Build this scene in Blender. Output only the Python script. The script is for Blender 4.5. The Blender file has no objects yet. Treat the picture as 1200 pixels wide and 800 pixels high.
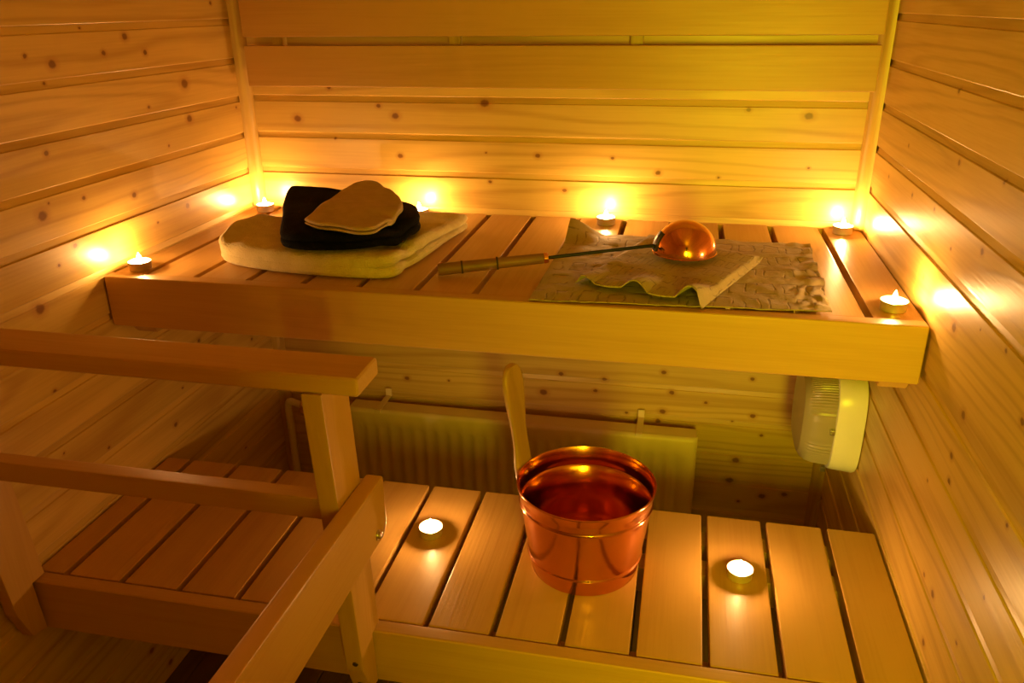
import bpy, bmesh, math, random
from mathutils import Vector, Matrix, noise as mnoise
random.seed(7)
sc = bpy.context.scene
COL = sc.collection

# ------------------------------------------------------------------ camera
YAW, PITCH, ROLL, FPX = -0.211461, 0.394042, -0.011235, 949.009
cam = bpy.data.objects.new('camera', bpy.data.cameras.new('camera'))
COL.objects.link(cam)
cam.data.sensor_width = 36.0
cam.data.lens = FPX / 1200 * 36.0
cam.data.clip_start = 0.01
_cy, _sy = math.cos(YAW), math.sin(YAW)
_fw = Vector((_sy * math.cos(PITCH), _cy * math.cos(PITCH), -math.sin(PITCH)))
_rt = Vector((_cy, -_sy, 0)); _up = _rt.cross(_fw)
_r2 = math.cos(ROLL) * _rt + math.sin(ROLL) * _up
_u2 = -math.sin(ROLL) * _rt + math.cos(ROLL) * _up
M = Matrix((_r2, _u2, -_fw)).transposed().to_4x4()
M.translation = Vector((-0.3617, -1.7297, 0.43075))
cam.matrix_world = M
sc.camera = cam

# ------------------------------------------------------------------ light and exposure
sc.view_settings.view_transform = 'Standard'
sc.view_settings.look = 'None'
sc.view_settings.gamma = 1.0
sc.view_settings.use_curve_mapping = False
sc.view_settings.exposure = 0.12
FLAME_COL = (1.0, 0.55, 0.20)
FLAME_E = 2080.0
w = bpy.data.worlds.new('world'); sc.world = w; w.use_nodes = True
w.node_tree.nodes['Background'].inputs[0].default_value = (1.0, 0.6, 0.2, 1)
w.node_tree.nodes['Background'].inputs[1].default_value = 0.004
ld = bpy.data.lights.new('fill_light', 'AREA')            # invented yellow fill, shone through the added doorway
ld.shape = 'RECTANGLE'; ld.size = 0.33; ld.size_y = 0.5
ld.color = (1.0, 0.87, 0.012); ld.energy = 25.0
lo = bpy.data.objects.new('fill_light', ld); COL.objects.link(lo)
lo.location = (-0.19, -2.20, 0.15)
lo.rotation_euler = (math.radians(90), 0, 0)     # facing +y, into the sauna
try:
    sc.cycles.max_bounces = 10; sc.cycles.diffuse_bounces = 6; sc.cycles.sample_clamp_indirect = 6.0
except Exception:
    pass

# ------------------------------------------------------------------ dimensions
XL, XR = -1.343, 0.0                 # side walls
FLOOR, CEIL, YF = -0.86, 1.05, -1.86
ZL = -0.4027                         # top of lower bench
YU, YUF = -0.532, -0.560             # upper bench slat ends, fascia front
YLF, YLR = -0.847, -0.487            # lower bench front, rear

# ------------------------------------------------------------------ node helpers
class NT:
    def __init__(s, name):
        s.m = bpy.data.materials.new(name); s.m.use_nodes = True
        s.t = s.m.node_tree; s.t.nodes.clear()
        s.out = s.t.nodes.new('ShaderNodeOutputMaterial')
        s.b = s.t.nodes.new('ShaderNodeBsdfPrincipled')
        s.t.links.new(s.b.outputs[0], s.out.inputs[0])
    def n(s, typ, ins=(), **kw):
        nd = s.t.nodes.new(typ)
        for k, v in kw.items(): setattr(nd, k, v)
        for k, v in (ins.items() if isinstance(ins, dict) else enumerate(ins)):
            if v is None: continue
            if isinstance(v, bpy.types.NodeSocket): s.t.links.new(v, nd.inputs[k])
            else: nd.inputs[k].default_value = v
        return nd
    def math(s, op, a, b=None, c=None, clamp=False):
        nd = s.n('ShaderNodeMath', (a, b, c), operation=op); nd.use_clamp = clamp
        return nd.outputs[0]
    def vm(s, op, a, b=None, c=None):
        nd = s.n('ShaderNodeVectorMath', (a, b, c), operation=op)
        return nd.outputs['Value'] if op in ('LENGTH', 'DISTANCE', 'DOT_PRODUCT') else nd.outputs[0]
    def mix(s, f, a, b, mode='MIX'):
        nd = s.t.nodes.new('ShaderNodeMix'); nd.data_type = 'RGBA'; nd.blend_type = mode
        for i, v in ((0, f), (6, a), (7, b)):
            if isinstance(v, bpy.types.NodeSocket): s.t.links.new(v, nd.inputs[i])
            else: nd.inputs[i].default_value = v
        return nd.outputs[2]
    def rng(s, v, a, b, c=0.0, d=1.0):
        nd = s.n('ShaderNodeMapRange', {0: v, 1: a, 2: b, 3: c, 4: d}); nd.interpolation_type = 'SMOOTHSTEP'
        return nd.outputs[0]
    def set(s, **kw):
        for k, v in kw.items():
            i = s.b.inputs[k.replace('_', ' ')]
            if isinstance(v, bpy.types.NodeSocket): s.t.links.new(v, i)
            else: i.default_value = v
    def bump(s, h, dist, strength=1.0):
        nd = s.n('ShaderNodeBump', {'Strength': strength, 'Distance': dist, 'Height': h})
        s.t.links.new(nd.outputs[0], s.b.inputs['Normal'])
def c4(c): return (c[0], c[1], c[2], 1.0)

def wood(name, base, dark, axis='X', knots=None, kplane='XZ', ring=0.62, rough=0.36, small_knots=False, vary=0.16):
    k = NT(name)
    P = k.n('ShaderNodeTexCoord').outputs['Object']
    rnd = k.math('ADD', k.math('MULTIPLY', k.n('ShaderNodeObjectInfo').outputs['Random'], 31.7),
                 k.math('MULTIPLY', k.n('ShaderNodeNewGeometry').outputs['Random Per Island'], 57.3))
    off = k.n('ShaderNodeCombineXYZ', (rnd, k.math('MULTIPLY', rnd, 1.7), k.math('MULTIPLY', rnd, 0.6))).outputs[0]
    ai = 'XYZ'.index(axis)
    warp = k.n('ShaderNodeTexNoise', {'Vector': k.vm('ADD', P, off), 'Scale': 5.0, 'Detail': 1.0}).outputs['Color']
    Pw = k.vm('MULTIPLY_ADD', warp, (0.012, 0.012, 0.012), P)
    s1 = [7.5] * 3; s1[ai] = 0.55
    f = k.n('ShaderNodeTexNoise', {'Vector': k.vm('MULTIPLY_ADD', Pw, tuple(s1), off), 'Scale': 1.0, 'Detail': 1.2, 'Roughness': 0.4}).outputs[0]
    rings = k.math('PINGPONG', k.math('MULTIPLY', f, 27.0), 1.0)
    rings = k.rng(rings, 0.40, 1.0)
    s2 = [260.0] * 3; s2[ai] = 7.0
    fib = k.n('ShaderNodeTexNoise', {'Vector': k.vm('MULTIPLY_ADD', P, tuple(s2), off), 'Scale': 1.0, 'Detail': 2.0}).outputs[0]
    s3 = [16.0] * 3; s3[ai] = 1.6
    bro = k.n('ShaderNodeTexNoise', {'Vector': k.vm('MULTIPLY_ADD', P, tuple(s3), off), 'Scale': 1.0, 'Detail': 2.0}).outputs[0]
    mixf = k.math('ADD', k.math('MULTIPLY', rings, 0.6 * ring), k.math('MULTIPLY', k.math('SUBTRACT', fib, 0.35), 0.5))
    mixf = k.math('ADD', mixf, k.math('MULTIPLY', k.math('SUBTRACT', bro, 0.5), 0.9), clamp=True)
    col = k.mix(mixf, c4(base), c4(dark))
    tone = k.n('ShaderNodeTexWhiteNoise', {'W': rnd}, noise_dimensions='1D').outputs[0]
    br = k.math('MULTIPLY_ADD', tone, vary, 1.0 - vary / 2)
    col = k.mix(1.0, col, k.n('ShaderNodeCombineXYZ', (br, br, k.math('POWER', br, 1.6))).outputs[0], 'MULTIPLY')
    if knots:
        dmin = None
        jit = k.vm('MULTIPLY_ADD', k.n('ShaderNodeTexNoise', {'Vector': P, 'Scale': 160.0, 'Detail': 1.0}).outputs['Color'], (0.003,) * 3, P)
        jit = k.vm('SUBTRACT', jit, (0.0015,) * 3)
        for (u, z, r) in knots:
            c = (u, 0, z) if kplane == 'XZ' else (0, u, z)
            sc_ = [1.0 / r] * 3; sc_[0 if kplane == 'XZ' else 1] = 0.8 / r; sc_[1 if kplane == 'XZ' else 0] = 0.0
            dd = k.vm('LENGTH', k.vm('MULTIPLY_ADD', jit, tuple(sc_), tuple(-c[i] * sc_[i] for i in range(3))))
            dmin = dd if dmin is None else k.math('MINIMUM', dmin, dd)
        halo = k.math('MULTIPLY', k.rng(dmin, 2.2, 0.9), 0.42)
        col = k.mix(halo, col, (0.42, 0.18, 0.04, 1))
        col = k.mix(k.math('MULTIPLY', k.rng(dmin, 1.05, 0.5), 0.88), col, (0.17, 0.055, 0.010, 1))
    k.set(Base_Color=col, Roughness=k.math('MULTIPLY_ADD', fib, 0.14, rough - 0.07))
    k.b.inputs['Specular IOR Level'].default_value = 0.5
    k.bump(k.math('ADD', k.math('MULTIPLY', rings, 0.4), fib), 0.0005, 0.45)
    return k.m

BACK = [(-1.219,.2,.0082),(-1.025,.23,.0049),(-.988,.209,.0078),(-.787,.238,.0094),(-.245,.232,.0046),(-.129,.222,.0083),(-.982,.123,.0059),(-.672,.131,.0056),(-.786,.135,.0023),(-.778,.072,.0038),(-.613,.058,.0047),(-.512,.13,.0037),(-.416,.102,.0056),(-.292,.096,.0028),(-.117,.12,.0028),(-1.137,.268,.005),(-1.133,.158,.0024),(-.615,-.379,.0061),(-.512,-.385,.0061),(-.376,-.355,.006),(-.657,-.431,.0093),(-.532,-.416,.0051),(-.355,-.405,.0061),(-.373,-.456,.0072),(-.382,-.482,.0062),(-.457,-.469,.0041),(-.276,-.424,.0041),(-.169,-.448,.0062),(-.213,-.467,.0031),(-.145,-.496,.0042),(-.196,-.568,.0084),(-.205,-.625,.0096),(-.127,-.659,.0076),(-.18,-.68,.0043),(-.077,-.648,.0065),(-.179,-.355,.005),(-.078,-.35,.0061),(-1.001,-.424,.0064),(-.893,-.421,.0032)]
LEFT = [(-.38,.386,.007),(-.443,.362,.0051),(-.33,.357,.0054),(-.568,.352,.008),(-.621,.367,.0039),(-.59,.325,.0032),(-.222,.293,.0105),(-.347,.262,.0036),(-.224,.226,.0086),(-.622,.223,.0047),(-.306,.185,.0028),(-.486,.403,.0025),(-.086,.44,.004),(-.04,.227,.0031),(-.659,.132,.0094),(-.641,.148,.0024),(-.562,.139,.0041),(-.434,.117,.0061),(-.278,.061,.0066),(-.605,.069,.0049),(-.649,.048,.0032),(-.708,-.006,.0094),(-.683,-.064,.0048),(-.381,.052,.0027),(-.72,-.144,.004),(-.441,-.354,.0057),(-.633,-.299,.0035),(-.317,-.219,.0048),(-.113,-.298,.0043),(-.398,-.291,.0029),(-.643,-.761,.007),(-.599,-.832,.0072),(-.207,-.542,.0043),(-.733,-.253,.0025)]
RIGHT = [(-.529,.228,.0047),(-.701,.236,.0035),(-.33,.141,.0039),(-.68,.147,.0048),(-.565,.118,.0027),(-.47,.047,.0029),(-.157,.137,.0035),(-.46,.148,.0036),(-.64,.032,.0077),(-.729,.064,.0018),(-.813,.072,.0028),(-.736,-.048,.0067),(-.892,.025,.0053),(-.728,-.111,.005),(-.739,-.143,.0051),(-.664,-.188,.0027),(-.918,-.086,.0032),(-.91,-.188,.0029),(-.727,-.3,.0034),(-.77,-.298,.006),(-.872,-.288,.0031),(-.777,-.374,.0055),(-.468,.315,.0042),(-.256,.208,.0032)]
PINE, PINED = (0.66, 0.43, 0.105), (0.38, 0.19, 0.030)
ALD, ALDD = (0.57, 0.325, 0.085), (0.40, 0.195, 0.04)
M_back = wood('pine_back', PINE, PINED, 'X', BACK, 'XZ')
M_left = wood('pine_left', PINE, PINED, 'Y', LEFT, 'YZ')
M_right = wood('pine_right', PINE, PINED, 'Y', RIGHT, 'YZ')
M_pine_x = wood('pine_plain_x', PINE, PINED, 'X')
M_pine_z = wood('pine_plain_z', PINE, PINED, 'Z')
M_pine_y = wood('pine_plain_y', PINE, PINED, 'Y')
M_alder_x = wood('alder_x', ALD, ALDD, 'X', ring=0.12, rough=0.40, vary=0.10)
M_alder_y = wood('alder_y', ALD, ALDD, 'Y', ring=0.22, rough=0.34, vary=0.14)
M_alder_z = wood('alder_z', ALD, ALDD, 'Z', ring=0.15, rough=0.40, vary=0.10)
M_grip = wood('bamboo_grip', (0.24, 0.11, 0.035), (0.13, 0.055, 0.018), 'X', ring=0.5, rough=0.5)
M_handle = wood('bucket_handle_wood', (0.52, 0.30, 0.11), (0.34, 0.17, 0.05), 'Z', ring=0.7, rough=0.42)

def plain(name, col, rough=0.5, metal=0.0, bump=None, **kw):
    k = NT(name); k.set(Roughness=rough, Metallic=metal)
    n = k.n('ShaderNodeTexNoise', {'Vector': k.n('ShaderNodeTexCoord').outputs['Object'], 'Scale': 24.0, 'Detail': 2.0}).outputs[0]
    k.set(Base_Color=k.mix(n, c4([x * 0.92 for x in col]), c4([min(1, x * 1.06) for x in col])))
    if bump:
        nb = k.n('ShaderNodeTexNoise', {'Vector': k.n('ShaderNodeTexCoord').outputs['Object'], 'Scale': bump[0], 'Detail': 2.0}).outputs[0]
        k.bump(nb, bump[1], bump[2])
    for a, v in kw.items(): k.b.inputs[a.replace('_', ' ')].default_value = v
    return k.m
M_copper = plain('copper', (0.80, 0.33, 0.14), 0.17, 1.0, (30.0, 0.0014, 0.45))
M_copper_s = plain('copper_smooth', (0.86, 0.38, 0.15), 0.13, 1.0, (30.0, 0.0004, 0.3))
M_brass = plain('brass', (0.85, 0.55, 0.25), 0.25, 1.0)
M_steel = plain('zinc_steel', (0.60, 0.57, 0.52), 0.28, 1.0)
M_screw = plain('dark_screw', (0.12, 0.09, 0.07), 0.45, 0.8)
M_black = plain('black_iron', (0.02, 0.018, 0.016), 0.45, 0.6)
M_enamel = plain('cream_enamel', (0.74, 0.57, 0.32), 0.42)
M_floor = wood('floor_wood', (0.17, 0.085, 0.03), (0.09, 0.04, 0.012), 'Y', rough=0.6)
M_porcelain = plain('white_porcelain', (0.74, 0.69, 0.52), 0.28)
M_cup = plain('tealight_cup', (0.80, 0.74, 0.62), 0.32, 0.75)
M_wax = plain('wax', (0.92, 0.88, 0.76), 0.35)
M_wick = plain('wick', (0.03, 0.02, 0.015), 0.9)
M_dark = plain('dark_gap', (0.05, 0.03, 0.015), 0.9)
k = NT('flame'); k.t.nodes.remove(k.b)
em = k.n('ShaderNodeEmission', {'Color': c4(FLAME_COL), 'Strength': FLAME_E}); k.t.links.new(em.outputs[0], k.out.inputs[0]); M_flame = k.m
k = NT('ribbed_glass'); k.set(Base_Color=(0.60, 0.50, 0.30, 1), Roughness=0.32, IOR=1.45)
k.b.inputs['Transmission Weight'].default_value = 0.55; M_glass = k.m

def terry(name, col, col2, scale=420.0, dist=0.0022):
    k = NT(name); P = k.n('ShaderNodeTexCoord').outputs['Object']
    a = k.n('ShaderNodeTexVoronoi', {'Vector': P, 'Scale': scale}).outputs['Distance']
    b = k.n('ShaderNodeTexNoise', {'Vector': P, 'Scale': 46.0, 'Detail': 4.0}).outputs[0]
    k.set(Base_Color=k.mix(k.rng(b, 0.3, 0.7), c4(col), c4(col2)), Roughness=0.95)
    k.b.inputs['Sheen Weight'].default_value = 0.25 if col[0] > 0.1 else 0.0
    k.b.inputs['Specular IOR Level'].default_value = 0.1
    k.bump(k.math('ADD', k.math('MULTIPLY', a, -0.8), k.math('MULTIPLY', b, 1.4)), dist, 0.8)
    return k.m
M_cream = terry('cream_terry', (0.74, 0.62, 0.30), (0.66, 0.54, 0.25))
M_navy = terry('black_terry', (0.0045, 0.0042, 0.006), (0.007, 0.0065, 0.009))
M_mitt = terry('mitt_linen', (0.52, 0.36, 0.18), (0.45, 0.30, 0.14), 700.0, 0.0008)

def linen():
    k = NT('patterned_linen'); P = k.n('ShaderNodeTexCoord').outputs['UV']
    wv = k.n('ShaderNodeTexNoise', {'Vector': P, 'Scale': 9.0, 'Detail': 2.0}).outputs['Color']
    Q = k.vm('MULTIPLY_ADD', wv, (0.055, 0.055, 0), P)
    sx = k.n('ShaderNodeSeparateXYZ', (Q,))
    row = k.math('MULTIPLY', sx.outputs[1], 8.0)
    stag = k.math('MULTIPLY', k.math('MODULO', k.math('FLOOR', row), 2.0), 0.5)
    u = k.math('ABSOLUTE', k.math('SUBTRACT', k.math('FRACT', k.math('ADD', k.math('MULTIPLY', sx.outputs[0], 11.0), stag)), 0.5))
    v = k.math('ABSOLUTE', k.math('SUBTRACT', k.math('FRACT', row), 0.5))
    d = k.math('MAXIMUM', k.math('MULTIPLY', u, 2 / 0.64), k.math('MULTIPLY', v, 2 / 0.60))
    line = k.math('SUBTRACT', 1.0, k.rng(k.math('ABSOLUTE', k.math('SUBTRACT', d, 1.0)), 0.05, 0.15))
    brk = k.rng(k.n('ShaderNodeTexNoise', {'Vector': P, 'Scale': 22.0}).outputs[0], 0.38, 0.55)
    line = k.math('MULTIPLY', line, brk)
    weave = k.n('ShaderNodeTexNoise', {'Vector': P, 'Scale': 420.0, 'Detail': 1.0}).outputs[0]
    wr = k.n('ShaderNodeTexNoise', {'Vector': P, 'Scale': 26.0, 'Detail': 3.0}).outputs[0]
    base = k.mix(weave, (0.46, 0.35, 0.145, 1), (0.37, 0.27, 0.105, 1))
    k.set(Base_Color=k.mix(k.math('MULTIPLY', line, 0.52), base, (0.13, 0.075, 0.03, 1)), Roughness=0.85)
    k.b.inputs['Specular IOR Level'].default_value = 0.2
    k.b.inputs['Sheen Weight'].default_value = 0.15
    k.bump(k.math('ADD', k.math('ADD', k.math('MULTIPLY', line, -0.7), k.math('MULTIPLY', wr, 1.3)), k.math('MULTIPLY', weave, 0.25)), 0.0025, 0.6)
    return k.m
M_linen = linen()

# ------------------------------------------------------------------ mesh helpers
def obj(name, bm, mat, parent=None, smooth=None, loc=None):
    """link a bmesh as one mesh object; verts are in world space, or in the thing's space when loc is None"""
    base = Vector(loc) if loc is not None else (Vector(parent.location) if parent and parent.get('_w') else Vector((0, 0, 0)))
    if base.length: bmesh.ops.translate(bm, verts=bm.verts, vec=-base)
    bmesh.ops.recalc_face_normals(bm, faces=bm.faces)
    me = bpy.data.meshes.new(name); bm.to_mesh(me); bm.free()
    if smooth:
        me.shade_smooth(); me.set_sharp_from_angle(angle=math.radians(smooth))
    me.materials.append(mat)
    o = bpy.data.objects.new(name, me); COL.objects.link(o)
    if smooth == 35: o.modifiers.new('normals', 'WEIGHTED_NORMAL').keep_sharp = True
    if parent: o.parent = parent
    elif loc is not None: o.location = loc
    return o
def tag(o, label, cat, group=None):
    o['label'] = label; o['category'] = cat
    if group: o['group'] = group
    return o
def thing(name, label, cat, loc, group=None, world=True):
    o = bpy.data.objects.new(name, None); COL.objects.link(o); o.location = loc
    o.empty_display_size = 0.05
    if world: o['_w'] = 1
    return tag(o, label, cat, group)
def sub(name, bm, mat, part, smooth=None):
    """a sub-part: verts in the same space its part was authored in (world minus the thing's location)"""
    root = part.parent
    base = Vector(root.location) if root and root.get('_w') else Vector((0, 0, 0))
    if base.length: bmesh.ops.translate(bm, verts=bm.verts, vec=-base)
    o = obj(name, bm, mat, None, smooth); o.parent = part
    return o
def struct(name, bm, mat, smooth=None):
    o = obj(name, bm, mat, None, smooth); o['kind'] = 'structure'; return o
def bx(bm, x0, x1, y0, y1, z0, z1, bev=0.0, seg=2):
    r = bmesh.ops.create_cube(bm, size=1.0)
    vs = r['verts']
    for v in vs:
        v.co = Vector((x0 + (v.co.x + .5) * (x1 - x0), y0 + (v.co.y + .5) * (y1 - y0), z0 + (v.co.z + .5) * (z1 - z0)))
    if bev > 0:
        es = list({e for v in vs for e in v.link_edges})
        bmesh.ops.bevel(bm, geom=es, offset=bev, segments=seg, affect='EDGES', profile=0.6)
    return bm
def box(x0, x1, y0, y1, z0, z1, bev=0.003, seg=2): return bx(bmesh.new(), x0, x1, y0, y1, z0, z1, bev, seg)
def prism(pts, vec, bev=0.0, bm=None):
    """closed polygon pts (3D, planar) swept along vec"""
    bm = bm or bmesh.new(); vec = Vector(vec)
    a = [bm.verts.new(p) for p in pts]; b = [bm.verts.new(Vector(p) + vec) for p in pts]
    bm.faces.new(a); bm.faces.new(b[::-1])
    n = len(pts)
    for i in range(n): bm.faces.new((a[i], b[i], b[(i + 1) % n], a[(i + 1) % n]))
    if bev > 0:
        bmesh.ops.recalc_face_normals(bm, faces=bm.faces)
        es = list({e for v in a + b for e in v.link_edges})
        bmesh.ops.bevel(bm, geom=es, offset=bev, segments=2, affect='EDGES', profile=0.6)
    return bm
def lathe(prof, seg=48, ctr=(0, 0, 0), bm=None, closed=False):
    bm = bm or bmesh.new(); c = Vector(ctr); rows = []
    for r, z in prof:
        if r < 1e-6: rows.append([bm.verts.new(c + Vector((0, 0, z)))])
        else: rows.append([bm.verts.new(c + Vector((r * math.cos(2 * math.pi * i / seg), r * math.sin(2 * math.pi * i / seg), z))) for i in range(seg)])
    pr = list(zip(rows, rows[1:])) + ([(rows[-1], rows[0])] if closed else [])
    for a, b in pr:
        for i in range(seg):
            j = (i + 1) % seg
            q = [a[i % len(a)], a[j % len(a)], b[j % len(b)], b[i % len(b)]]
            q2 = []
            for v in q:
                if v not in q2: q2.append(v)
            if len(q2) > 2: bm.faces.new(q2)
    return bm
def tube(path, rad, seg=12, bm=None):
    bm = bm or bmesh.new(); P = [Vector(p) for p in path]; n = len(P); rows = []
    R = rad if isinstance(rad, (list, tuple)) else [rad] * n
    prev = None
    for i, p in enumerate(P):
        t = (P[min(i + 1, n - 1)] - P[max(i - 1, 0)]).normalized()
        u = prev - t * prev.dot(t) if prev is not None else t.orthogonal()
        u.normalize(); v = t.cross(u); prev = u
        rows.append([bm.verts.new(p + R[i] * (u * math.cos(2 * math.pi * j / seg) + v * math.sin(2 * math.pi * j / seg))) for j in range(seg)])
    for a, b in zip(rows, rows[1:]):
        for j in range(seg): bm.faces.new((a[j], a[(j + 1) % seg], b[(j + 1) % seg], b[j]))
    bm.faces.new(rows[0][::-1]); bm.faces.new(rows[-1])
    return bm
def smoothpath(pts, n=8):
    P = [Vector(p) for p in pts]; out = []
    for i in range(len(P) - 1):
        p0, p1, p2, p3 = P[max(i - 1, 0)], P[i], P[i + 1], P[min(i + 2, len(P) - 1)]
        for k_ in range(n):
            t = k_ / n
            out.append(0.5 * ((2 * p1) + (p2 - p0) * t + (2 * p0 - 5 * p1 + 4 * p2 - p3) * t * t + (3 * p1 - p0 - 3 * p2 + p3) * t ** 3))
    out.append(P[-1]); return out

# ------------------------------------------------------------------ the room
PITCHB, B0 = 0.0795, 0.091
def board_profile(z0, z1):
    return [(-.016, z0), (-.0015, z0), (0, z0 + .0015), (0, z1 - .0135), (-.001, z1 - .0125), (-.0024, z1 - .0121), (-.0042, z1 - .0004), (-.016, z1 - .0004)]
def wall_boards(along, out, org, length, holes=(), merge=()):
    bm = bmesh.new(); al = Vector(along); ou = Vector(out); og = Vector(org)
    k0 = math.floor((FLOOR - B0) / PITCHB)
    for kk in range(k0, int((CEIL - B0) / PITCHB) + 1):
        z0 = B0 + kk * PITCHB; z1 = z0 + PITCHB
        if kk in merge: continue
        if kk + 1 in merge: z1 += PITCHB
        spans = [(0, length)]
        for (a, b, zt) in holes:
            if z0 < zt: spans = [(0, a), (b, length)]
        for a, b in spans:
            pts = [og + ou * d + Vector((0, 0, max(z, FLOOR))) + al * a for d, z in board_profile(z0, z1)]
            prism(pts, al * (b - a), 0, bm)
    return bm
struct('wall_back', wall_boards((1, 0, 0), (0, -1, 0), (XL, 0, 0), XR - XL), M_back)
struct('wall_left', wall_boards((0, 1, 0), (1, 0, 0), (XL, YF, 0), -YF), M_left)
struct('wall_right', wall_boards((0, 1, 0), (-1, 0, 0), (XR, YF, 0), -YF, (), (-1,)), M_right)
struct('wall_front', wall_boards((1, 0, 0), (0, 1, 0), (XL, YF, 0), XR - XL, [(1.078, 1.30, 0.95)]), M_pine_x)  # unseen opening added, its jambs placed to shape the fill
bm = bmesh.new()
bx(bm, XL + 1.058, XL + 1.078, YF - .06, YF + .012, FLOOR, .98); bx(bm, XL + 1.30, XL + 1.32, YF - .06, YF + .012, FLOOR, .98)
bx(bm, XL + 1.078, XL + 1.30, YF - .06, YF + .012, .955, .98)
struct('added_doorway_1', bm, M_pine_z)  # unseen frame added around the opening for the fill
bm = bmesh.new()
for i in range(int((XR - XL + .2) / .09) + 1):
    x = XL - .05 + i * .09
    bx(bm, x + .001, x + .089, -2.9, .05, FLOOR - .03, FLOOR, .002, 1)
struct('floor', bm, M_floor)
bm = bmesh.new()
for i in range(int((XR - XL + .2) / .09) + 1):
    x = XL - .05 + i * .09
    bx(bm, x + .001, x + .089, YF - .02, .05, CEIL, CEIL + .02, .002, 1)
struct('ceiling', bm, M_pine_y)
def corner_trim(n, x, sx, z0, z1):
    pts = []
    for a in range(0, 91, 15):
        t = math.radians(a); pts.append(Vector((x + sx * .023 * (1 - math.sin(t) * .62) if False else x + sx * .023 * math.cos(t) ** 1.0, -.023 * math.sin(t), z0)))
    pts.append(Vector((x, 0, z0)))
    struct('trim_%d' % n, prism(pts, (0, 0, z1 - z0)), M_pine_z, 30)
corner_trim(1, XL, 1, 0.002, CEIL); corner_trim(2, XR, -1, 0.002, CEIL)
corner_trim(3, XL, 1, FLOOR, -.135); corner_trim(4, XR, -1, FLOOR, -.135)

# ------------------------------------------------------------------ wooden backrest on the back wall
t = thing('wooden_backrest', 'two wide smooth backrest boards mounted on battens high on the back wall', 'backrest', (-.66, -.034, .272))
obj('backrest_board', box(-1.303, -.0215, -.046, -.024, .2725, .3555, .003), M_alder_x, t, 35)
obj('backrest_board', box(-1.303, -.0215, -.046, -.024, .3725, .462, .003), M_alder_x, t, 35)
for x in (-1.236, -.842, -.471):
    obj('batten', box(x - .0125, x + .0125, -.0235, -.0005, .285, .455, .002), M_pine_z, t, 35)

# ------------------------------------------------------------------ upper bench
t = thing('upper_bench', 'upper wooden slatted bench with a wide front board, holding towels and ladle', 'bench', (-.67, -.28, -.13))
xs = [XL + .004] + [0.0197 - j * 0.0999 for j in range(13, 0, -1)] + [XR - .004]
for i in range(len(xs) - 1):
    a, b = xs[i] + (.0055 if i else 0), xs[i + 1] - (.0055 if i < len(xs) - 2 else 0)
    if b - a < .03: continue
    obj('slat', box(a, b, YU + .001, -.004, -.026, 0, .0025), M_alder_y, t, 35)
obj('fascia_board', box(XL + .003, XR - .004, YUF, YU - .0015, -.0905, .0015, .004, 3), M_alder_x, t, 35)
obj('support_beam', prism([(-.046, -.50, -.0265), (-.046, -.52, -.10), (-.046, -.50, -.124), (-.046, -.03, -.124), (-.046, -.03, -.0265)], (.044, 0, 0), .003), M_alder_y, t, 35)
obj('support_beam', prism([(XL + .002, -.50, -.0265), (XL + .002, -.52, -.10), (XL + .002, -.50, -.124), (XL + .002, -.03, -.124), (XL + .002, -.03, -.0265)], (.044, 0, 0), .003), M_alder_y, t, 35)
obj('cross_rail', box(XL + .05, -.05, -.53, -.50, -.09, -.0265, .003), M_alder_x, t, 35)
obj('cross_rail', box(XL + .05, -.05, -.10, -.06, -.09, -.0265, .003), M_alder_x, t, 35)

# ------------------------------------------------------------------ lower bench
t = thing('lower_bench', 'lower wooden slatted bench holding the copper bucket and two tealights', 'bench', (-.67, -.67, FLOOR))
xs = [XL + .004] + [0.0142 - j * 0.1 for j in range(13, 0, -1)] + [XR - .004]
for i in range(len(xs) - 1):
    a, b = xs[i] + (.0048 if i else 0), xs[i + 1] - (.0048 if i < len(xs) - 2 else 0)
    if b - a < .03: continue
    obj('slat', box(a, b, YLF + .001, YLR, ZL - .026, ZL, .003), M_alder_y, t, 35)
obj('fascia_board', box(XL + .003, XR - .004, YLF - .026, YLF - .0015, ZL - .092, ZL + .001, .004, 3), M_alder_x, t, 35)
for y in (-.60, -.52): obj('cross_rail', box(XL + .01, -.01, y - .02, y + .02, ZL - .075, ZL - .0265, .003), M_alder_x, t, 35)
obj('cross_rail', box(XL + .01, -.01, -.845, -.81, ZL - .075, ZL - .0265, .003), M_alder_x, t, 35)
for x in (XL + .003, XR - .033): obj('support_beam', box(x, x + .030, -.805, -.545, ZL - .115, ZL - .0755, .003), M_alder_y, t, 35)
for x in (-1.28, -.06):
    for y in (-.515,): obj('leg', box(x - .022, x + .022, y - .018, y + .018, FLOOR, ZL - .0755, .003), M_alder_z, t, 35)

# ------------------------------------------------------------------ guard railing
t = thing('guard_railing', 'wooden guard railing with two rails and posts fixed to the lower bench', 'railing', (-.76, -.90, FLOOR))
def post(xr, wid):
    pts = [(xr, -.958, .0182), (xr, -.884, .0182), (xr, -.8535, ZL + .0022), (xr, -.8795, ZL + .0022), (xr, -.8755, -.492), (xr, -.905, -.484), (xr, -.922, -.43)]
    return prism(pts, (-wid, 0, 0), .0035)
p = obj('post', post(-.7528, .0265), M_alder_z, t, 35)
for (y, z) in ((-.9225, -.418), (-.913, -.464)):
    b2 = lathe([(0, 0), (.0042, 0), (.0036, .0015), (0, .0018)], 14)
    bmesh.ops.transform(b2, matrix=Matrix.Translation((-.7640, y - .0005, z)) @ Matrix.Rotation(math.radians(102), 4, 'X'), verts=b2.verts)
    sub('screw', b2, M_screw, p, 35)
p = obj('post', post(-1.3175, .0225), M_alder_z, t, 35)
b2 = lathe([(0, 0), (.0042, 0), (.0036, .0015), (0, .0018)], 14)
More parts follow.
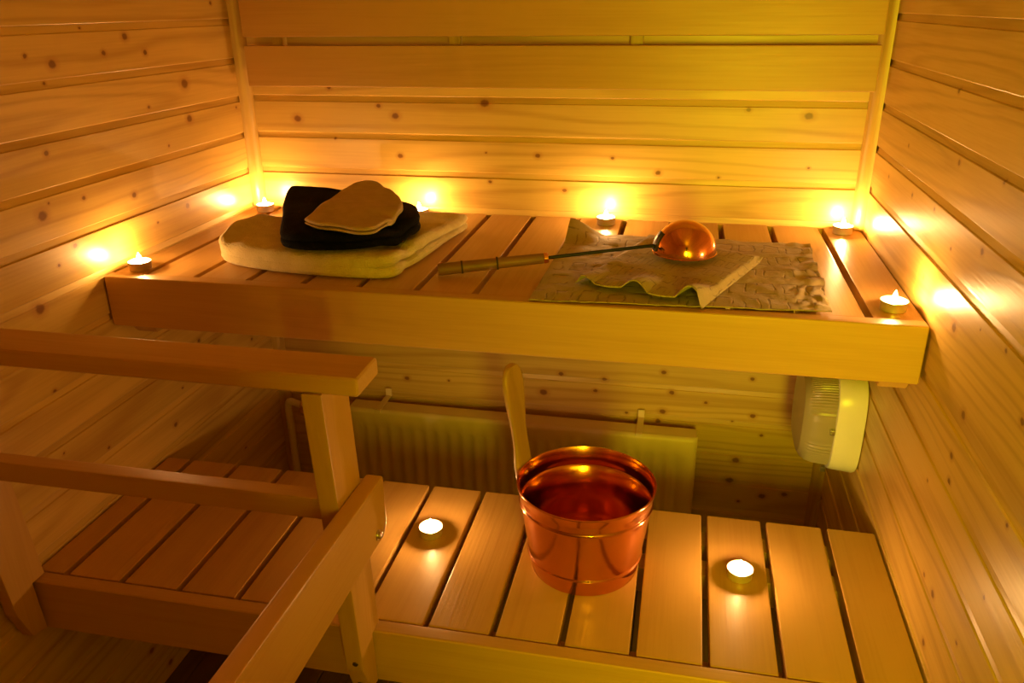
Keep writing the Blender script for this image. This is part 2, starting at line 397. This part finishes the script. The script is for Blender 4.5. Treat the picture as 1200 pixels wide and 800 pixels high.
bmesh.ops.transform(b2, matrix=Matrix.Translation((-1.3290, -.9185, -.435)) @ Matrix.Rotation(math.radians(102), 4, 'X'), verts=b2.verts)
sub('screw', b2, M_screw, p, 35)
obj('top_rail', box(XL + .003, -.7065, -.958, -.892, .0187, .043, .006, 3), M_alder_x, t, 35)
obj('lower_rail', box(-1.3170, -.7797, -.9215, -.897, -.182, -.150, .003), M_alder_x, t, 35)
x0 = -.7523
pts = [(x0, -.854, -.149), (x0, -.8528, -.222), (x0, -.864, -.2375), (x0, -1.70, -.222), (x0, -1.70, -.112)]
p = obj('side_board', prism(pts, (.0243, 0, 0), .004), M_alder_y, t, 35)
b2 = lathe([(0, 0), (.0075, 0), (.0075, .0012), (.0048, .0014), (.0048, .005), (.003, .006), (0, .0062)], 6 * 4)
bmesh.ops.transform(b2, matrix=Matrix.Translation((-.7278, -.889, -.220)) @ Matrix.Rotation(math.radians(90), 4, 'Y'), verts=b2.verts)
sub('bolt', b2, M_steel, p, 35)
obj('post', box(-.779, -.7526, -1.70, -1.63, FLOOR, -.12, .0035), M_alder_z, t, 35)

# ------------------------------------------------------------------ radiator
t = thing('radiator', 'cream ribbed panel radiator on the back wall under the upper bench', 'radiator', (-.71, -.06, -.78))
RX0, RX1, RZ0, RZ1, RY = -1.130, -.2905, -.78, -.473, -.090
bm = bmesh.new()
pitch = .0302; x = RX0; cols = [(RX0, 0), (RX0 + .012, 0)]
xx = RX1 - .028
fl = []
while xx - pitch > RX0 + .02:
    fl.append((xx - pitch, xx)); xx -= pitch
for a, b in fl[::-1]:
    cols += [(a + .001, 0), (a + .006, 1), (a + pitch - .013, 1), (a + pitch - .008, 0)]
cols += [(RX1 - .012, 0), (RX1 - .004, -0.4), (RX1, -1.6)]
zrows = [(RZ1 + .0, -1.6, 0), (RZ1 - .003, -.4, 0), (RZ1 - .010, 0, 0), (RZ1 - .040, 0, 0), (RZ1 - .050, 0, 1), (RZ0 + .05, 0, 1), (RZ0 + .04, 0, 0), (RZ0, 0, 0)]
grid = []
for z, e, f in zrows:
    row = []
    for (cx, d) in cols:
        dep = .0055 * (d * f if d > 0 else 0) + (.005 * -min(e, 0)) + (.005 * -min(d, 0))
        row.append(bm.verts.new((cx, RY + dep, z)))
    grid.append(row)
for a, b in zip(grid, grid[1:]):
    for i in range(len(a) - 1): bm.faces.new((a[i], a[i + 1], b[i + 1], b[i]))
panel = obj('front_panel', bm, M_enamel, t, 50)
obj('body', box(RX0 + .002, RX1 - .001, RY + .009, -.035, RZ0 + .002, RZ1 - .001, .006, 3), M_enamel, t, 50)
for x in (-1.048, -.4215):
    bm = box(x - .0075, x + .0075, -.088, -.003, RZ1 + .0005, RZ1 + .003, .001); bx(bm, x - .0075, x + .0075, -.012, -.0072, RZ1 + .003, RZ1 + .022, .001)
    bx(bm, x - .0075, x + .0075, -.094, -.0905, RZ1 - .004, RZ1 + .003, .0008)
    obj('bracket', bm, M_enamel, t, 35)
zt = -.487
pth = smoothpath([(-1.298, -.060, FLOOR + .001), (-1.300, -.060, -.56), (-1.301, -.060, -.505), (-1.294, -.060, zt + .002), (-1.272, -.060, zt - .004), (-1.245, -.060, zt - .006), (-1.132, -.060, zt - .008)], 6)
pp = obj('pipe', tube(pth, .0085, 14), M_enamel, t, 50)
bm = tube([(-1.262, -.06, zt - .005), (-1.235, -.06, zt - .006)], .0125, 6)
tube([(-1.248, -.06, zt - .006), (-1.248, -.085, zt - .006)], .009, 12, bm)
sub('valve', bm, M_brass, pp, 35)

# ------------------------------------------------------------------ wall lamp
t = thing('wall_lamp', 'rounded white bulkhead wall lamp with ribbed glass cover below the upper bench', 'lamp', (0, -.205, -.31))
LY, LZ = -.205, -.318
def lamp_outline(s=1.0, n=96):
    pts = []
    for i in range(n):
        a = 2 * math.pi * i / n
        c_, s_ = math.cos(a), math.sin(a)
        e = 2 / 3.4
        pts.append((abs(c_) ** e * math.copysign(.098 * s, c_), abs(s_) ** e * math.copysign(.106 * s, s_)))
    return pts
def lamp_rings(rings, n=96, flute=None):
    bm = bmesh.new(); rows = []
    for k_, (x, s) in enumerate(rings):
        row = []
        for i, (yy, zz) in enumerate(lamp_outline(s, n)):
            fz = 1.0
            if flute and flute[0] <= k_ <= flute[1]: fz = 1 - .014 * (i % 2)
            row.append(bm.verts.new((x, LY + yy * fz, LZ + zz * fz)))
        rows.append(row)
    for a, b in zip(rows, rows[1:]):
        for i in range(n): bm.faces.new((a[i], a[(i + 1) % n], b[(i + 1) % n], b[i]))
    bm.faces.new(rows[0]); bm.faces.new(rows[-1][::-1])
    return bm
obj('base', lamp_rings([(-.0015, .985), (-.006, 1.0), (-.044, .97), (-.050, .955), (-.051, .94), (-.051, .5)]), M_porcelain, t, 40)
gl = obj('glass_cover', lamp_rings([(-.0515, .905), (-.066, .90), (-.080, .885), (-.092, .855), (-.101, .80), (-.107, .72), (-.110, .55), (-.111, .3)], 160, (0, 4)), M_glass, t, 25)
obj('clip', box(-.060, -.0515, LY - .097, LY - .086, LZ - .004, LZ + .006, .001), M_steel, t, 35)
obj('clip', box(-.060, -.0515, LY - .062, LY - .050, LZ - .1035, LZ - .094, .001), M_steel, t, 35)

# ------------------------------------------------------------------ tealights
def tealight(loc, label, rz=0.0):
    t = thing('tealight', label, 'candle', loc, 'lit tealights on the benches', world=False)
    t.rotation_euler = (0, 0, rz)
    obj('cup', lathe([(0, .0004), (.0182, .0004), (.0190, .0012), (.0196, .0150), (.0201, .0156), (.0201, .0160), (.0191, .0160), (.0188, .0150), (.0184, .0016), (0, .0014)], 40), M_cup, t, 40)
    wx = obj('wax', lathe([(0, .0018), (.0180, .0018), (.0184, .0133), (.016, .0128), (.006, .0124), (0, .0126)], 40), M_wax, t, 40)
    wk = obj('wick', tube([(0, 0, .0125), (.0002, 0, .016), (.0008, .0002, .0182)], .0006, 6), M_wick, t)
    fl = [(0, .0172), (.0022, .0180), (.0037, .0198), (.0038, .0218), (.0028, .0250), (.0014, .0282), (0, .0312)]
    obj('flame', lathe(fl, 8), M_flame, t, 80)
    return t
first = tealight((-1.3020, -.5080, 0), 'lit tealight at the front left end of the upper bench')
def dup(src, loc, label, rz):
    r = src.copy(); COL.objects.link(r); r.location = loc; r.rotation_euler = (0, 0, rz); r['label'] = label
    for ch in list(src.children):
        c = ch.copy(); COL.objects.link(c); c.parent = r
    return r
bpy.context.view_layer.update()
for i, (loc, lab) in enumerate([
    ((-1.2950, -.0560, 0), 'lit tealight in the back corner of the upper bench beyond the black towel'),
    ((-.9300, -.0450, 0), 'lit tealight half hidden behind the cream towel'),
    ((-.5170, -.0480, 0), 'lit tealight against the back wall, behind the linen cloth'),
    ((-.0430, -.0420, 0), 'lit tealight in the back right corner of the upper bench'),
    ((-.0400, -.4920, 0), 'lit tealight at the front right end of the upper bench beside the wall'),
    ((-.7420, -.6330, ZL), 'lit tealight on the lower bench between railing post and copper bucket'),
    ((-.2330, -.6460, ZL), 'lit tealight standing alone on the lower bench on the wall lamp side of the bucket')]):
    dup(first, loc, lab, 1.1 * (i + 1))

# ------------------------------------------------------------------ copper bucket
BX, BY, BZ = -.4770, -.6560, ZL
t = thing('sauna_bucket', 'copper sauna bucket with a wooden handle standing on the lower bench', 'bucket', (BX, BY, BZ), world=False)
H, R0, R1 = .1515, .0850, .1068
def rb(z): return R0 + (R1 - R0) * z / H
def hoop(zc): return [(rb(zc - .006), zc - .006), (rb(zc - .0045), zc - .0045), (rb(zc - .004), zc - .004), (rb(zc) + .0016, zc - .002), (rb(zc) + .0022, zc), (rb(zc) + .0016, zc + .002), (rb(zc + .004), zc + .004), (rb(zc + .0045), zc + .0045), (rb(zc + .006), zc + .006)]
prof = [(0, .004), (R0 - .006, .004), (R0 - .004, .0005), (R0 - .001, .0005), (R0, .002)] + hoop(.030) + [(rb(.055), .055), (rb(.08), .08), (rb(.10), .10)] + hoop(.122) + [(rb(.135), .135), (rb(.147), .147), (R1 + .0012, H - .002), (R1 + .0012, H), (R1 - .001, H + .0006), (R1 - .0018, H - .001)]
prof += [(rb(.135) - .002, .135), (rb(.127) - .002, .127), (rb(.122) - .0002, .124), (rb(.122) - .0002, .120), (rb(.117) - .002, .117), (rb(.08) - .002, .08), (rb(.04) - .002, .04), (rb(.034) - .0005, .032), (rb(.026) - .002, .026), (rb(.008) - .002, .008), (R0 - .006, .0058), (0, .0058)]
obj('body', lathe(prof, 96), M_copper, t, 40)
ang = math.radians(160); rad_ = Vector((math.cos(ang), math.sin(ang), 0)); tan_ = Vector((-math.sin(ang), math.cos(ang), 0))
pts = [(.090, -.0005, .0185), (.120, .0000, .0215), (.150, .0010, .0215), (.185, .0045, .0180), (.215, .0090, .0180), (.250, .0130, .0235), (.278, .0165, .0260), (.298, .0195, .0245), (.311, .0212, .0185), (.317, .0220, .0095)]
bm = bmesh.new(); rows = []
for (z, o_, hw) in pts:
    th = .0055
    ro = max(rb(min(z, H)) + .0030, 0) + o_ + th * .5 + .0015
    ctr = rad_ * ro + Vector((0, 0, z))
    ring = []
    for a in range(16):
        c_, s_ = math.cos(2 * math.pi * a / 16), math.sin(2 * math.pi * a / 16)
        e = 2 / 4.0
        ring.append(bm.verts.new(ctr + tan_ * (abs(c_) ** e * math.copysign(hw, c_)) + rad_ * (abs(s_) ** e * math.copysign(th, s_))))
    rows.append(ring)
for a, b in zip(rows, rows[1:]):
    for i in range(16): bm.faces.new((a[i], a[(i + 1) % 16], b[(i + 1) % 16], b[i]))
bm.faces.new(rows[0][::-1]); bm.faces.new(rows[-1])
h = obj('handle', bm, M_handle, t, 50)
bm = bmesh.new()
for sgn in (-1, 1):
    b2 = lathe([(0, 0), (.0045, 0), (.0040, .0022), (.002, .0034), (0, .0036)], 14)
    p_ = rad_ * (R1 - .0035) + tan_ * (.009 * sgn) + Vector((0, 0, H - .012))
    bmesh.ops.transform(b2, matrix=Matrix.Translation(p_) @ (-rad_).to_track_quat('Z', 'Y').to_matrix().to_4x4(), verts=b2.verts)
    me = bpy.data.meshes.new('tmp'); b2.to_mesh(me); b2.free(); bm.from_mesh(me); bpy.data.meshes.remove(me)
obj('rivet', bm, M_brass, t, 40)

# ------------------------------------------------------------------ slabs of cloth from a plan outline
def resample(pts, n, sharp=0.0):
    P = smoothpath([Vector((*p, 0)) for p in pts] + [Vector((*pts[0], 0))], 10) if sharp < 1 else [Vector((*p, 0)) for p in pts + [pts[0]]]
    L = [0]
    for a, b in zip(P, P[1:]): L.append(L[-1] + (b - a).length)
    out = []; j = 0
    for i in range(n):
        s = L[-1] * i / n
        while L[j + 1] < s: j += 1
        f = (s - L[j]) / max(L[j + 1] - L[j], 1e-9); out.append(P[j].lerp(P[j + 1], f))
    return out
def slab(outline, zbase, thick, notch=None, n=120, nz=0.003, nscale=18.0, seed=0, fine=0.0, roundness=.030):
    """closed cloth body: outline in plan, zbase(x,y), thick(x,y), notch(x,y)->0..1 depth of the layered crease on the side"""
    O = resample(outline, n); c = sum(O, Vector()) / n
    def ins(p, d):
        v = c - p; L = v.length
        return p + v * min(d / L, 1.0) if d < .5 else p.lerp(c, d - .5 + 0.0)
    R = roundness
    prof = [('f', .97, 0), ('f', .75, 0), ('f', .5, 0), ('f', .28, 0), ('d', R, 0.0), ('d', R * .45, .03), ('d', R * .13, .13), ('d', 0, .28), ('d', R * .05, .38), ('n', .35, .46), ('n', 1, .5), ('n', .35, .54), ('d', R * .05, .62), ('d', 0, .74), ('d', R * .12, .88), ('d', R * .4, .97), ('d', R, 1.0), ('f', .16, 1), ('f', .28, 1), ('f', .4, 1), ('f', .52, 1), ('f', .64, 1), ('f', .76, 1), ('f', .88, 1), ('f', .97, 1)]
    bm = bmesh.new(); rows = []
    for kind, a, zf in prof:
        row = []
        for p in O:
            if kind == 'f': q = p.lerp(c, a)
            elif kind == 'd': q = p.lerp(c, min(a / (c - p).length, .9))
            else:
                nn = notch(p.x, p.y) if notch else .08
                q = p.lerp(c, min(a * nn * .030 / (c - p).length, .9))
            T = thick(q.x, q.y); z = zbase(q.x, q.y) + T * zf
            N = mnoise.noise_vector(Vector((q.x * nscale, q.y * nscale, z * nscale * 1.5 + seed)))
            N2 = mnoise.noise_vector(Vector((q.x * nscale * 3.1, q.y * nscale * 3.1, z * nscale * 3 + seed + 9)))
            wgt = 1.0 if zf > .2 else .0
            dz = (N.z * nz + N2.z * nz * .35) * wgt * (zf if zf < 1 else 1)
            row.append(bm.verts.new((q.x + N.x * nz * .7 * wgt + N2.x * fine, q.y + N.y * nz * .7 * wgt + N2.y * fine, z + dz)))
        rows.append(row)
    for a, b in zip(rows, rows[1:]):
        for i in range(n): bm.faces.new((a[i], a[(i + 1) % n], b[(i + 1) % n], b[i]))
    bm.faces.new(rows[0][::-1]); bm.faces.new(rows[-1])
    return bm
def sstep(a, b, x):
    t_ = max(0, min(1, (x - a) / (b - a))); return t_ * t_ * (3 - 2 * t_)

# cream towel
cream_out = [(-1.183, -.425), (-1.166, -.458), (-1.085, -.487), (-1.000, -.501), (-.900, -.503), (-.842, -.495), (-.824, -.470), (-.826, -.440), (-.815, -.400), (-.808, -.330), (-.802, -.240), (-.792, -.160), (-.800, -.130), (-.850, -.128), (-.900, -.145), (-1.020, -.190), (-1.120, -.222), (-1.175, -.275), (-1.198, -.335), (-1.195, -.380)]
def cream_t(x, y):
    T = .050 + .006 * (1 - sstep(-1.18, -1.145, x)) - .018 * sstep(-.42, -.16, y) * sstep(-1.02, -.80, x)
    T -= .008 * sstep(-1.18, -1.145, x) * sstep(-.80, -.86, x) * sstep(-.19, -.24, y)
    T -= .007 * math.exp(-((y + .425) / .016) ** 2) * sstep(-.93, -.84, x)      # where the front roll ends
    return T
def cream_notch(x, y): return .95 if (x > -.85 and y > -.47) else (.35 if x > -.86 else .06)
cream_bm = slab(cream_out, lambda x, y: .0006, cream_t, cream_notch, 180, .0042, 14.0, 3, .0008, .026)
tag(obj('folded_towel', cream_bm, M_cream, None, 60, (-1.0, -.31, 0)), 'thick folded cream terry towel on the upper bench, under the black one', 'towel')
# black towel
def rot(px, py, a, ox, oy):
    c_, s_ = math.cos(a), math.sin(a); return (ox + px * c_ - py * s_, oy + px * s_ + py * c_)
A = math.radians(21)
black_out = [(-1.044, -.468), (-1.028, -.494), (-1.000, -.506), (-.950, -.504), (-.895, -.485), (-.848, -.442), (-.820, -.388), (-.828, -.350), (-.850, -.285), (-.868, -.240), (-.900, -.225), (-.980, -.215), (-1.060, -.210), (-1.130, -.208), (-1.146, -.225), (-1.120, -.300), (-1.080, -.385)]
def black_uv(x, y):
    dx, dy = x + 1.040, y + .474; c_, s_ = math.cos(A), math.sin(A); return (dx * c_ + dy * s_, -dx * s_ + dy * c_)
def black_base(x, y): return .0595 - .010 * 0
def black_t(x, y):
    u, v = black_uv(x, y)
    return .031 + .010 * sstep(-.32, -.22, y) * sstep(-.92, -1.10, x) + .005 * sstep(-.46, -.38, y)
def black_zb(x, y): return cream_t(x, y) + .0060
tag(obj('folded_towel', slab(black_out, black_zb, black_t, lambda x, y: .25, 140, .003, 16.0, 11, .0006, .018), M_navy, None, 60, (-.96, -.36, .06)), 'folded black towel lying on the cream towel', 'towel')
# mitt
mitt_out = [(-0.9973, -0.4627), (-0.9989, -0.4276), (-1.006, -0.375), (-1.0094, -0.2722), (-0.9982, -0.2118), (-0.9568, -0.2017), (-0.8959, -0.2728), (-0.8568, -0.3522), (-0.8486, -0.4214), (-0.853, -0.468), (-0.856, -0.502), (-0.8784, -0.5138), (-0.9221, -0.4988), (-0.9649, -0.4888)]
def mitt_z(x, y): return max(black_zb(x, y) + black_t(x, y) + .0040, .078 + .010 * sstep(-.50, -.25, y))
t = thing('bath_mitt', 'tan linen bath mitt with rounded end on top of the black towel', 'mitt', (-.905, -.37, .1))
obj('body', slab(mitt_out, mitt_z, lambda x, y: .013, lambda x, y: .8 if y < -.455 else .05, 140, .0016, 26.0, 5, .0003, .008), M_mitt, t, 50)

# ------------------------------------------------------------------ linen cloth
def sheet(nu, nv, fn, th):
    bm = bmesh.new(); uvl = bm.loops.layers.uv.new('UVMap'); top = []; bot = []
    for j in range(nv + 1):
        ra, rb_ = [], []
        for i in range(nu + 1):
            p = Vector(fn(i / nu, j / nv)); ra.append(bm.verts.new(p)); rb_.append(bm.verts.new(p - Vector((0, 0, th))))
        top.append(ra); bot.append(rb_)
    def f(vs, uv):
        fc = bm.faces.new(vs)
        for l, q in zip(fc.loops, uv): l[uvl].uv = q
    for j in range(nv):
        for i in range(nu):
            uv = [(i / nu, j / nv * .62), ((i + 1) / nu, j / nv * .62), ((i + 1) / nu, (j + 1) / nv * .62), (i / nu, (j + 1) / nv * .62)]
            f((top[j][i], top[j][i + 1], top[j + 1][i + 1], top[j + 1][i]), uv)
            f((bot[j][i], bot[j + 1][i], bot[j + 1][i + 1], bot[j][i + 1]), [uv[0], uv[3], uv[2], uv[1]])
    for i in range(nu):
        f((top[0][i], bot[0][i], bot[0][i + 1], top[0][i + 1]), [(i / nu, 0)] * 4); f((top[nv][i], top[nv][i + 1], bot[nv][i + 1], bot[nv][i]), [(i / nu, .62)] * 4)
    for j in range(nv):
        f((top[j][0], top[j + 1][0], bot[j + 1][0], bot[j][0]), [(0, j / nv * .62)] * 4); f((top[j][nu], bot[j][nu], bot[j + 1][nu], top[j + 1][nu]), [(1, j / nv * .62)] * 4)
    return bm
def lerp2(a, b, t_): return (a[0] + (b[0] - a[0]) * t_, a[1] + (b[1] - a[1]) * t_)
def quad(c00, c10, c11, c01, u, v): return lerp2(lerp2(c00, c10, u), lerp2(c01, c11, u), v)
def low_fn(u, v):
    x, y = quad((-.586, -.5565), (-.133, -.529), (-.120, -.158), (-.578, -.150), u, v)
    N = mnoise.noise(Vector((x * 13, y * 13, 1.3))); N2 = mnoise.noise(Vector((x * 38, y * 30, 4.1)))
    z = .0042 + .0032 * abs(N) + .0022 * abs(N2)
    z += .007 * sstep(.8, 1.0, u) * abs(mnoise.noise(Vector((x * 50, y * 22, 8.0))))
    x += .006 * mnoise.noise(Vector((y * 14, 2.0, u))) * (1 if u > .9 else 0); y += .006 * mnoise.noise(Vector((x * 12, 5.0, v))) * (1 if v > .9 else 0)
    k_ = sstep(.16, .0, u) * sstep(.80, 1.0, v)
    z += .030 * k_
    if v < .04: z = min(z, .0058)
    return (x, y, z)
def up_fn(u, v):
    x, y = quad((-.524, -.480), (-.322, -.553), (-.215, -.285), (-.420, -.165), u, v)
    e = sstep(.30, 0, v)
    wave = max(0, math.sin(u * 15.0 + .6)) ** 1.1 * .022 * (0.3 + .7 * u)
    N = mnoise.noise(Vector((x * 15, y * 15, 21.0)))
    z = .0175 + .003 * N + e * wave
    r = sstep(.955, 1.0, u)
    z = z * (1 - r) + (.0085) * r
    r2 = sstep(.05, 0.0, u); z = z * (1 - r2) + .0105 * r2
    r3 = sstep(.93, 1.0, v); z = z * (1 - r3) + .0135 * r3
    y += .006 * math.sin(u * 15 + 1.2) * e
    return (x, y, z)
t = thing('linen_cloth', 'crumpled tan linen cloth with a rectangle pattern under the ladle', 'cloth', (-.36, -.36, 0))
obj('cloth', sheet(90, 70, low_fn, .0016), M_linen, t, 70)
obj('folded_flap', sheet(70, 60, up_fn, .0022), M_linen, t, 70)

# ------------------------------------------------------------------ ladle
t = thing('sauna_ladle', 'copper ladle with a black rod and wooden grip lying across the linen cloth', 'ladle', (-.353, -.322, .0225))
LC = Vector((-.352, -.322, .0260)); LR = .0545
prof = [(LR + .0014, 0), (LR + .0014, .0012), (LR, .0020)] + [(LR * math.cos(math.radians(a)), .002 + LR * 1.0 * math.sin(math.radians(a))) for a in range(6, 90, 6)] + [(0, .002 + LR)]
prof += [(0, LR)] + [((LR - .0018) * math.cos(math.radians(a)), .001 + (LR - .003) * math.sin(math.radians(a))) for a in range(84, -1, -6)]
obj('bowl', lathe(prof, 72, LC, closed=True), M_copper_s, t, 50)
E2 = Vector((-.764, -.4525, .0116)); d_ = (E2 - LC); d_.z = 0; d_.normalize()
A0 = LC + d_ * (LR - .001) + Vector((0, 0, .013))
G0 = A0 + (E2 - A0) * .505
bm = tube([A0 + d_ * .0008, A0 + d_ * .010 + Vector((0, 0, .0005)), G0 + (E2 - G0).normalized() * .004], [.0034, .0030, .0030], 10)
rod = obj('rod', bm, M_black, t, 50)
s_ = Vector((-d_.y, d_.x, 0))
bm = bmesh.new()
NB = 7
cols_ = []
for j in range(NB):
    el = math.radians(4 + 36 * j / (NB - 1)); row = []
    for i in range(5):
        wv = .017 * (1 - .55 * j / (NB - 1)) if False else .011
        da = (i / 4 - .5) * 2 * wv / LR
        dirn = (d_ * math.cos(da) + s_ * math.sin(da)) * math.cos(el) + Vector((0, 0, math.sin(el)))
        row.append((bm.verts.new(LC + Vector((0, 0, .002)) + dirn * (LR + .0004)), bm.verts.new(LC + Vector((0, 0, .002)) + dirn * (LR + .0024))))
    cols_.append(row)
for a, b in zip(cols_, cols_[1:]):
    for i in range(4):
        bm.faces.new((a[i][1], a[i + 1][1], b[i + 1][1], b[i][1])); bm.faces.new((a[i][0], b[i][0], b[i + 1][0], a[i + 1][0]))
for i in range(4):
    bm.faces.new((cols_[0][i][0], cols_[0][i + 1][0], cols_[0][i + 1][1], cols_[0][i][1])); bm.faces.new((cols_[-1][i][0], cols_[-1][i][1], cols_[-1][i + 1][1], cols_[-1][i + 1][0]))
for a, b in zip(cols_, cols_[1:]):
    bm.faces.new((a[0][0], a[0][1], b[0][1], b[0][0])); bm.faces.new((a[4][0], b[4][0], b[4][1], a[4][1]))
sub('mounting_plate', bm, M_black, rod, 50)
gd = (E2 - G0)
pp_ = []; rr = []
for f, r in ((0, .0080), (.02, .0088), (.3, .0096), (.44, .0098), (.45, .0103), (.465, .0103), (.475, .0098), (.72, .0103), (.765, .0104), (.775, .0110), (.79, .0110), (.80, .0104), (.97, .0108), (1.0, .0098)):
    pp_.append(G0 + gd * f); rr.append(r)
grip = obj('grip', tube(pp_, rr, 20), M_grip, t, 40)
for f in (.4575, .7825):
    sub('ring', tube([G0 + gd * (f - .008), G0 + gd * (f + .008)], .01125, 20), M_dark, grip, 40)
sub('ferrule', tube([G0 - gd * .018, G0 - gd * .012, G0 + gd * .022, G0 + gd * .026], [.0072, .0092, .0096, .0090], 20), M_copper_s, grip, 40)

for o in bpy.data.objects:
    if '_w' in o.keys(): del o['_w']
